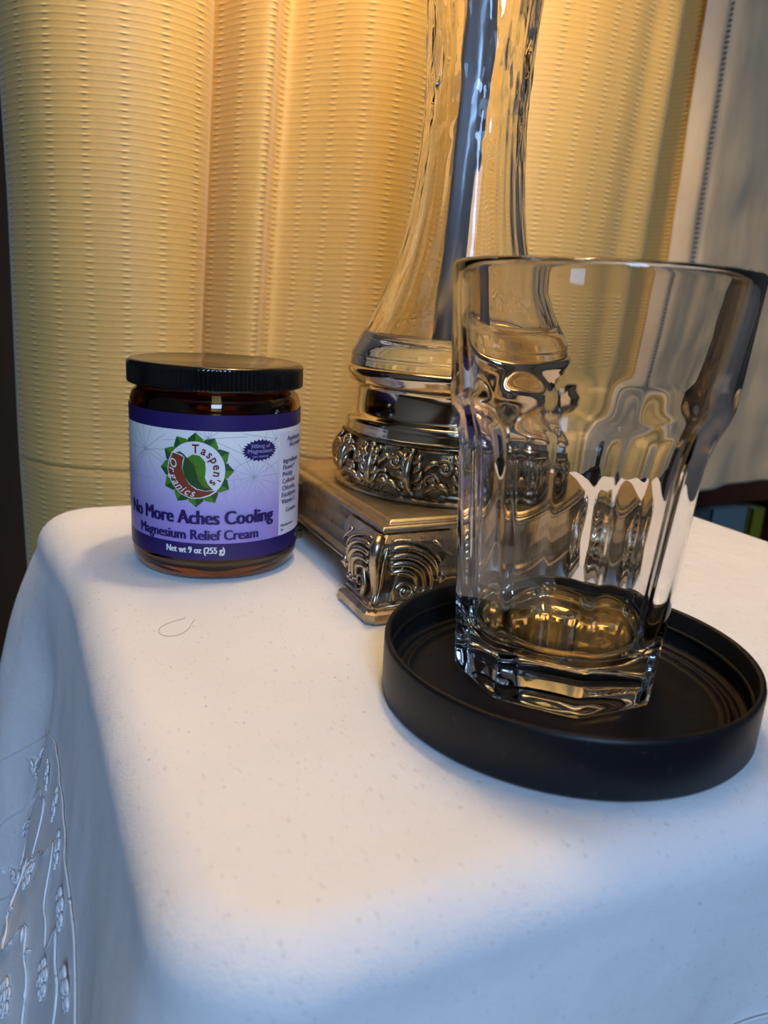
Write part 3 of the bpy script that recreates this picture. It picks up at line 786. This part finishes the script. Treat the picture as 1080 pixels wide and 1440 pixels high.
line('Magnesium', 12.5, 23.9, 54.9, 1.6, LILAC_TX, 10, .004)
line('per ounce', 14.6, 21.8, 53.0, 1.1, LILAC_TX, 10, .0)
for txt, s0, z, cap in (('Application', 33.2, 58.4, 2.0), ('discontinue', 35.0, 55.7, 2.0), ('Ingredients:', 30.8, 49.0, 2.0), ('Flower*', 30.8, 46.1, 2.0), ('Prickly', 30.6, 43.2, 2.0), ('Colloidal', 30.5, 40.2, 2.0),
                        ('Chloride,', 30.4, 37.2, 2.0), ('Eucalyptus', 30.3, 34.3, 2.0), ('Vitamin E', 30.2, 31.3, 2.0), ('Contains', 33.4, 27.3, 1.8), ('Manufactured', 30.0, 21.2, 1.2), ('for', 30.0, 19.3, 1.2)):
    line(txt, s0, None, z, cap, NAVY, 10, .028)
line('W', 43.0, None, 13.6, 1.6, WHITE, 10, .008)
def arc_text(txt, r, a0, a1, h, mt, inward, bold, shear=0.0, wk=1.0):
    W_ = []; G = []
    for ch in txt:
        V_, F_ = text_flat(ch, bold, shear); x0 = min(v[0] for v in V_); x1 = max(v[0] for v in V_); G.append((V_, F_, x0, x1)); W_.append(x1 - x0 + .10)
    tot = sum(W_); pos = 0; VV = []; FF = []
    for (V_, F_, x0, x1), wd in zip(G, W_):
        a = lerp(a0, a1, (pos + wd / 2) / tot); pos += wd; er = Vector((math.cos(a), math.sin(a))); et = Vector((math.sin(a), -math.cos(a)))
        up = er; rt = et
        if inward: up = -er; rt = -et
        arc = abs(a1 - a0) * r; k = arc / tot * wk; b0 = len(VV)
        for x, y in V_:
            q = rt * ((x - (x0 + x1) / 2) * k) + up * (y * h / CAP); c = er * r
            VV.append((EX + c.x + q.x, EZ + c.y + q.y))
        FF += [tuple(i + b0 for i in f) for f in F_]
    obj('lettering', wrap_mesh('lettering', mm(VV), FF, 10), mt, lab)
arc_text("Taspen's", 7.0, math.radians(103), math.radians(-44), 3.4, MAROON, False, .020)
arc_text('Organics', 10.9, math.radians(155), math.radians(270), 3.0, WHITE, True, .006, .35)
# upright rows of print at the far left of the label, too small and steep to read
for k in range(5):
    z_ = 26.0; rw = random.Random(k)
    while z_ < 58:
        h = 1.2 + 2.2 * rw.random(); x_ = -53 - k * 2.4
        flat('small_print', [(x_, z_), (x_ + .9, z_), (x_ + .9, z_ + h), (x_, z_ + h)], NAVY, 10); z_ += h + .9
# ---------------------------------------------------------------- round black lid used as a coaster
TX, TY = .1516, .1743
ld = empty('round_lid', (TX, TY, 0)); tag(ld, 'upturned round black plastic lid used as a coaster under the tumbler', 'lid')
b = MB()
b.lathe([(.0005, .0004), (.0545, .0004), (.0560, .0010), (.0567, .0022), (.0569, .0172), (.0566, .0183), (.0560, .0186), (.0552, .0184), (.0547, .0178), (.0545, .0070), (.0543, .0062), (.0536, .0056), (.0524, .0056), (.0520, .0050), (.0518, .0042), (.0500, .0042), (.0496, .0050), (.0488, .0052), (.0482, .0048), (.0478, .0036), (.0460, .0034), (.0005, .0034)], 160, cap=True)
b.build('lid_body', M_TRAY, ld)
b = MB(); b.lathe([(.0546, .0110), (.0538, .0113), (.0538, .0119), (.0546, .0122)], 120); b.build('thread_ridge', M_TRAY, ld)

# ---------------------------------------------------------------- tumbler
GX, GY, GZ = .1557, .1839, .0036
gl = empty('drinking_glass', (GX, GY, GZ)); tag(gl, 'clear glass tumbler with eight arched flutes standing in the black lid', 'glass')
THV = -3.574
def cone(z): return .0433 - .0624 * (.1263 - z)
def apo(z):
    a = lerp(.0306, .0349, z / .072)
    if z > .072: a += 18.7 * (z - .072) ** 2
    return a
def rout(th, z):
    k = 1500.0; vals = [cone(z)]
    for i in range(8):
        c = math.cos(th - (THV + PI / 8 + i * PI / 4))
        if c > .55: vals.append(apo(z) / c)
    m_ = min(vals); return m_ - math.log(sum(math.exp(-(v - m_) * k) for v in vals)) / k
NG = 8 * 30; V = []; Fc = []
zs = [.0014, .0030] + [.005 + .004 * i for i in range(16)] + [.067 + .0011 * i for i in range(24)] + [.096, .100, .105, .110, .115, .119, .1215]
def ring(fn):
    b0 = len(V)
    for k in range(NG): a = THV + 2 * PI * k / NG; r, z = fn(a); V.append((r * math.cos(a), r * math.sin(a), z))
    return b0
R_ = []
R_.append(ring(lambda a: (.0006, .0014))); R_.append(ring(lambda a: (.020, .0012))); R_.append(ring(lambda a: (.025, .0002)))
R_.append(ring(lambda a: (rout(a, 0) - .0014, 0.0))); R_.append(ring(lambda a: (rout(a, .0005) - .0005, .0005)))
for z in zs: R_.append(ring(lambda a: (rout(a, z), z)))
RT = .1263
for dr, dz in ((.0000, .1235), (.0002, .1248), (-.0004, .1258), (-.0013, .1263), (-.0022, .1258), (-.0027, .1248)): R_.append(ring(lambda a: (cone(dz) + dr, dz)))
RIN = [(.022, .0283), (.030, .0294), (.045, .0309), (.060, .0323), (.072, .0335), (.085, .0351), (.095, .0365), (.105, .0380), (.1265, .0403)]
def rin(z): return (interp(RIN, z - .004) + interp(RIN, z) + interp(RIN, z + .004)) / 3 if z < .12 else interp(RIN, z)
for z in [.122, .118, .112, .106, .100, .095, .090, .085, .080, .074, .068, .060, .052, .044, .036, .028, .022]: R_.append(ring(lambda a: (rin(z), z)))
r0 = rin(.022)
for q in range(1, 9):
    a_ = PI / 2 * q / 8; R_.append(ring(lambda a: (r0 - .0085 * (1 - math.cos(a_)), .022 - .0085 * math.sin(a_))))
R_.append(ring(lambda a: (.012, .0128))); R_.append(ring(lambda a: (.0006, .0125)))
for b0, b1 in zip(R_, R_[1:]):
    for k in range(NG): k2 = (k + 1) % NG; Fc.append((b0 + k, b0 + k2, b1 + k2, b1 + k))
Fc.append(tuple(R_[0] + k for k in range(NG))[::-1]); Fc.append(tuple(R_[-1] + k for k in range(NG)))
me = mesh('glass_wall', V, Fc); obj('fluted_glass', me, M_TUMBLER, gl)
AMBER_FILM, T, B = mat('amber_film_tint'); B.inputs['Base Color'].default_value = (.95, .74, .38, 1); B.inputs['Transmission Weight'].default_value = 1.0; B.inputs['IOR'].default_value = 1.33; B.inputs['Roughness'].default_value = 0.0  # amber film added to give the glass base its golden colour
b = MB(); b.lathe([(.0006, .01262), (.012, .01292), (r0 - .0087, .01362), (r0 - .0046, .0150), (r0 - .0022, .0170), (r0 - .0010, .0186), (r0 - .0020, .0179), (r0 - .0050, .0174), (.0006, .0173)], 96, cap=True)
b.build('amber_film', AMBER_FILM, gl)['label'] = 'thin amber film added in the bottom of the glass'
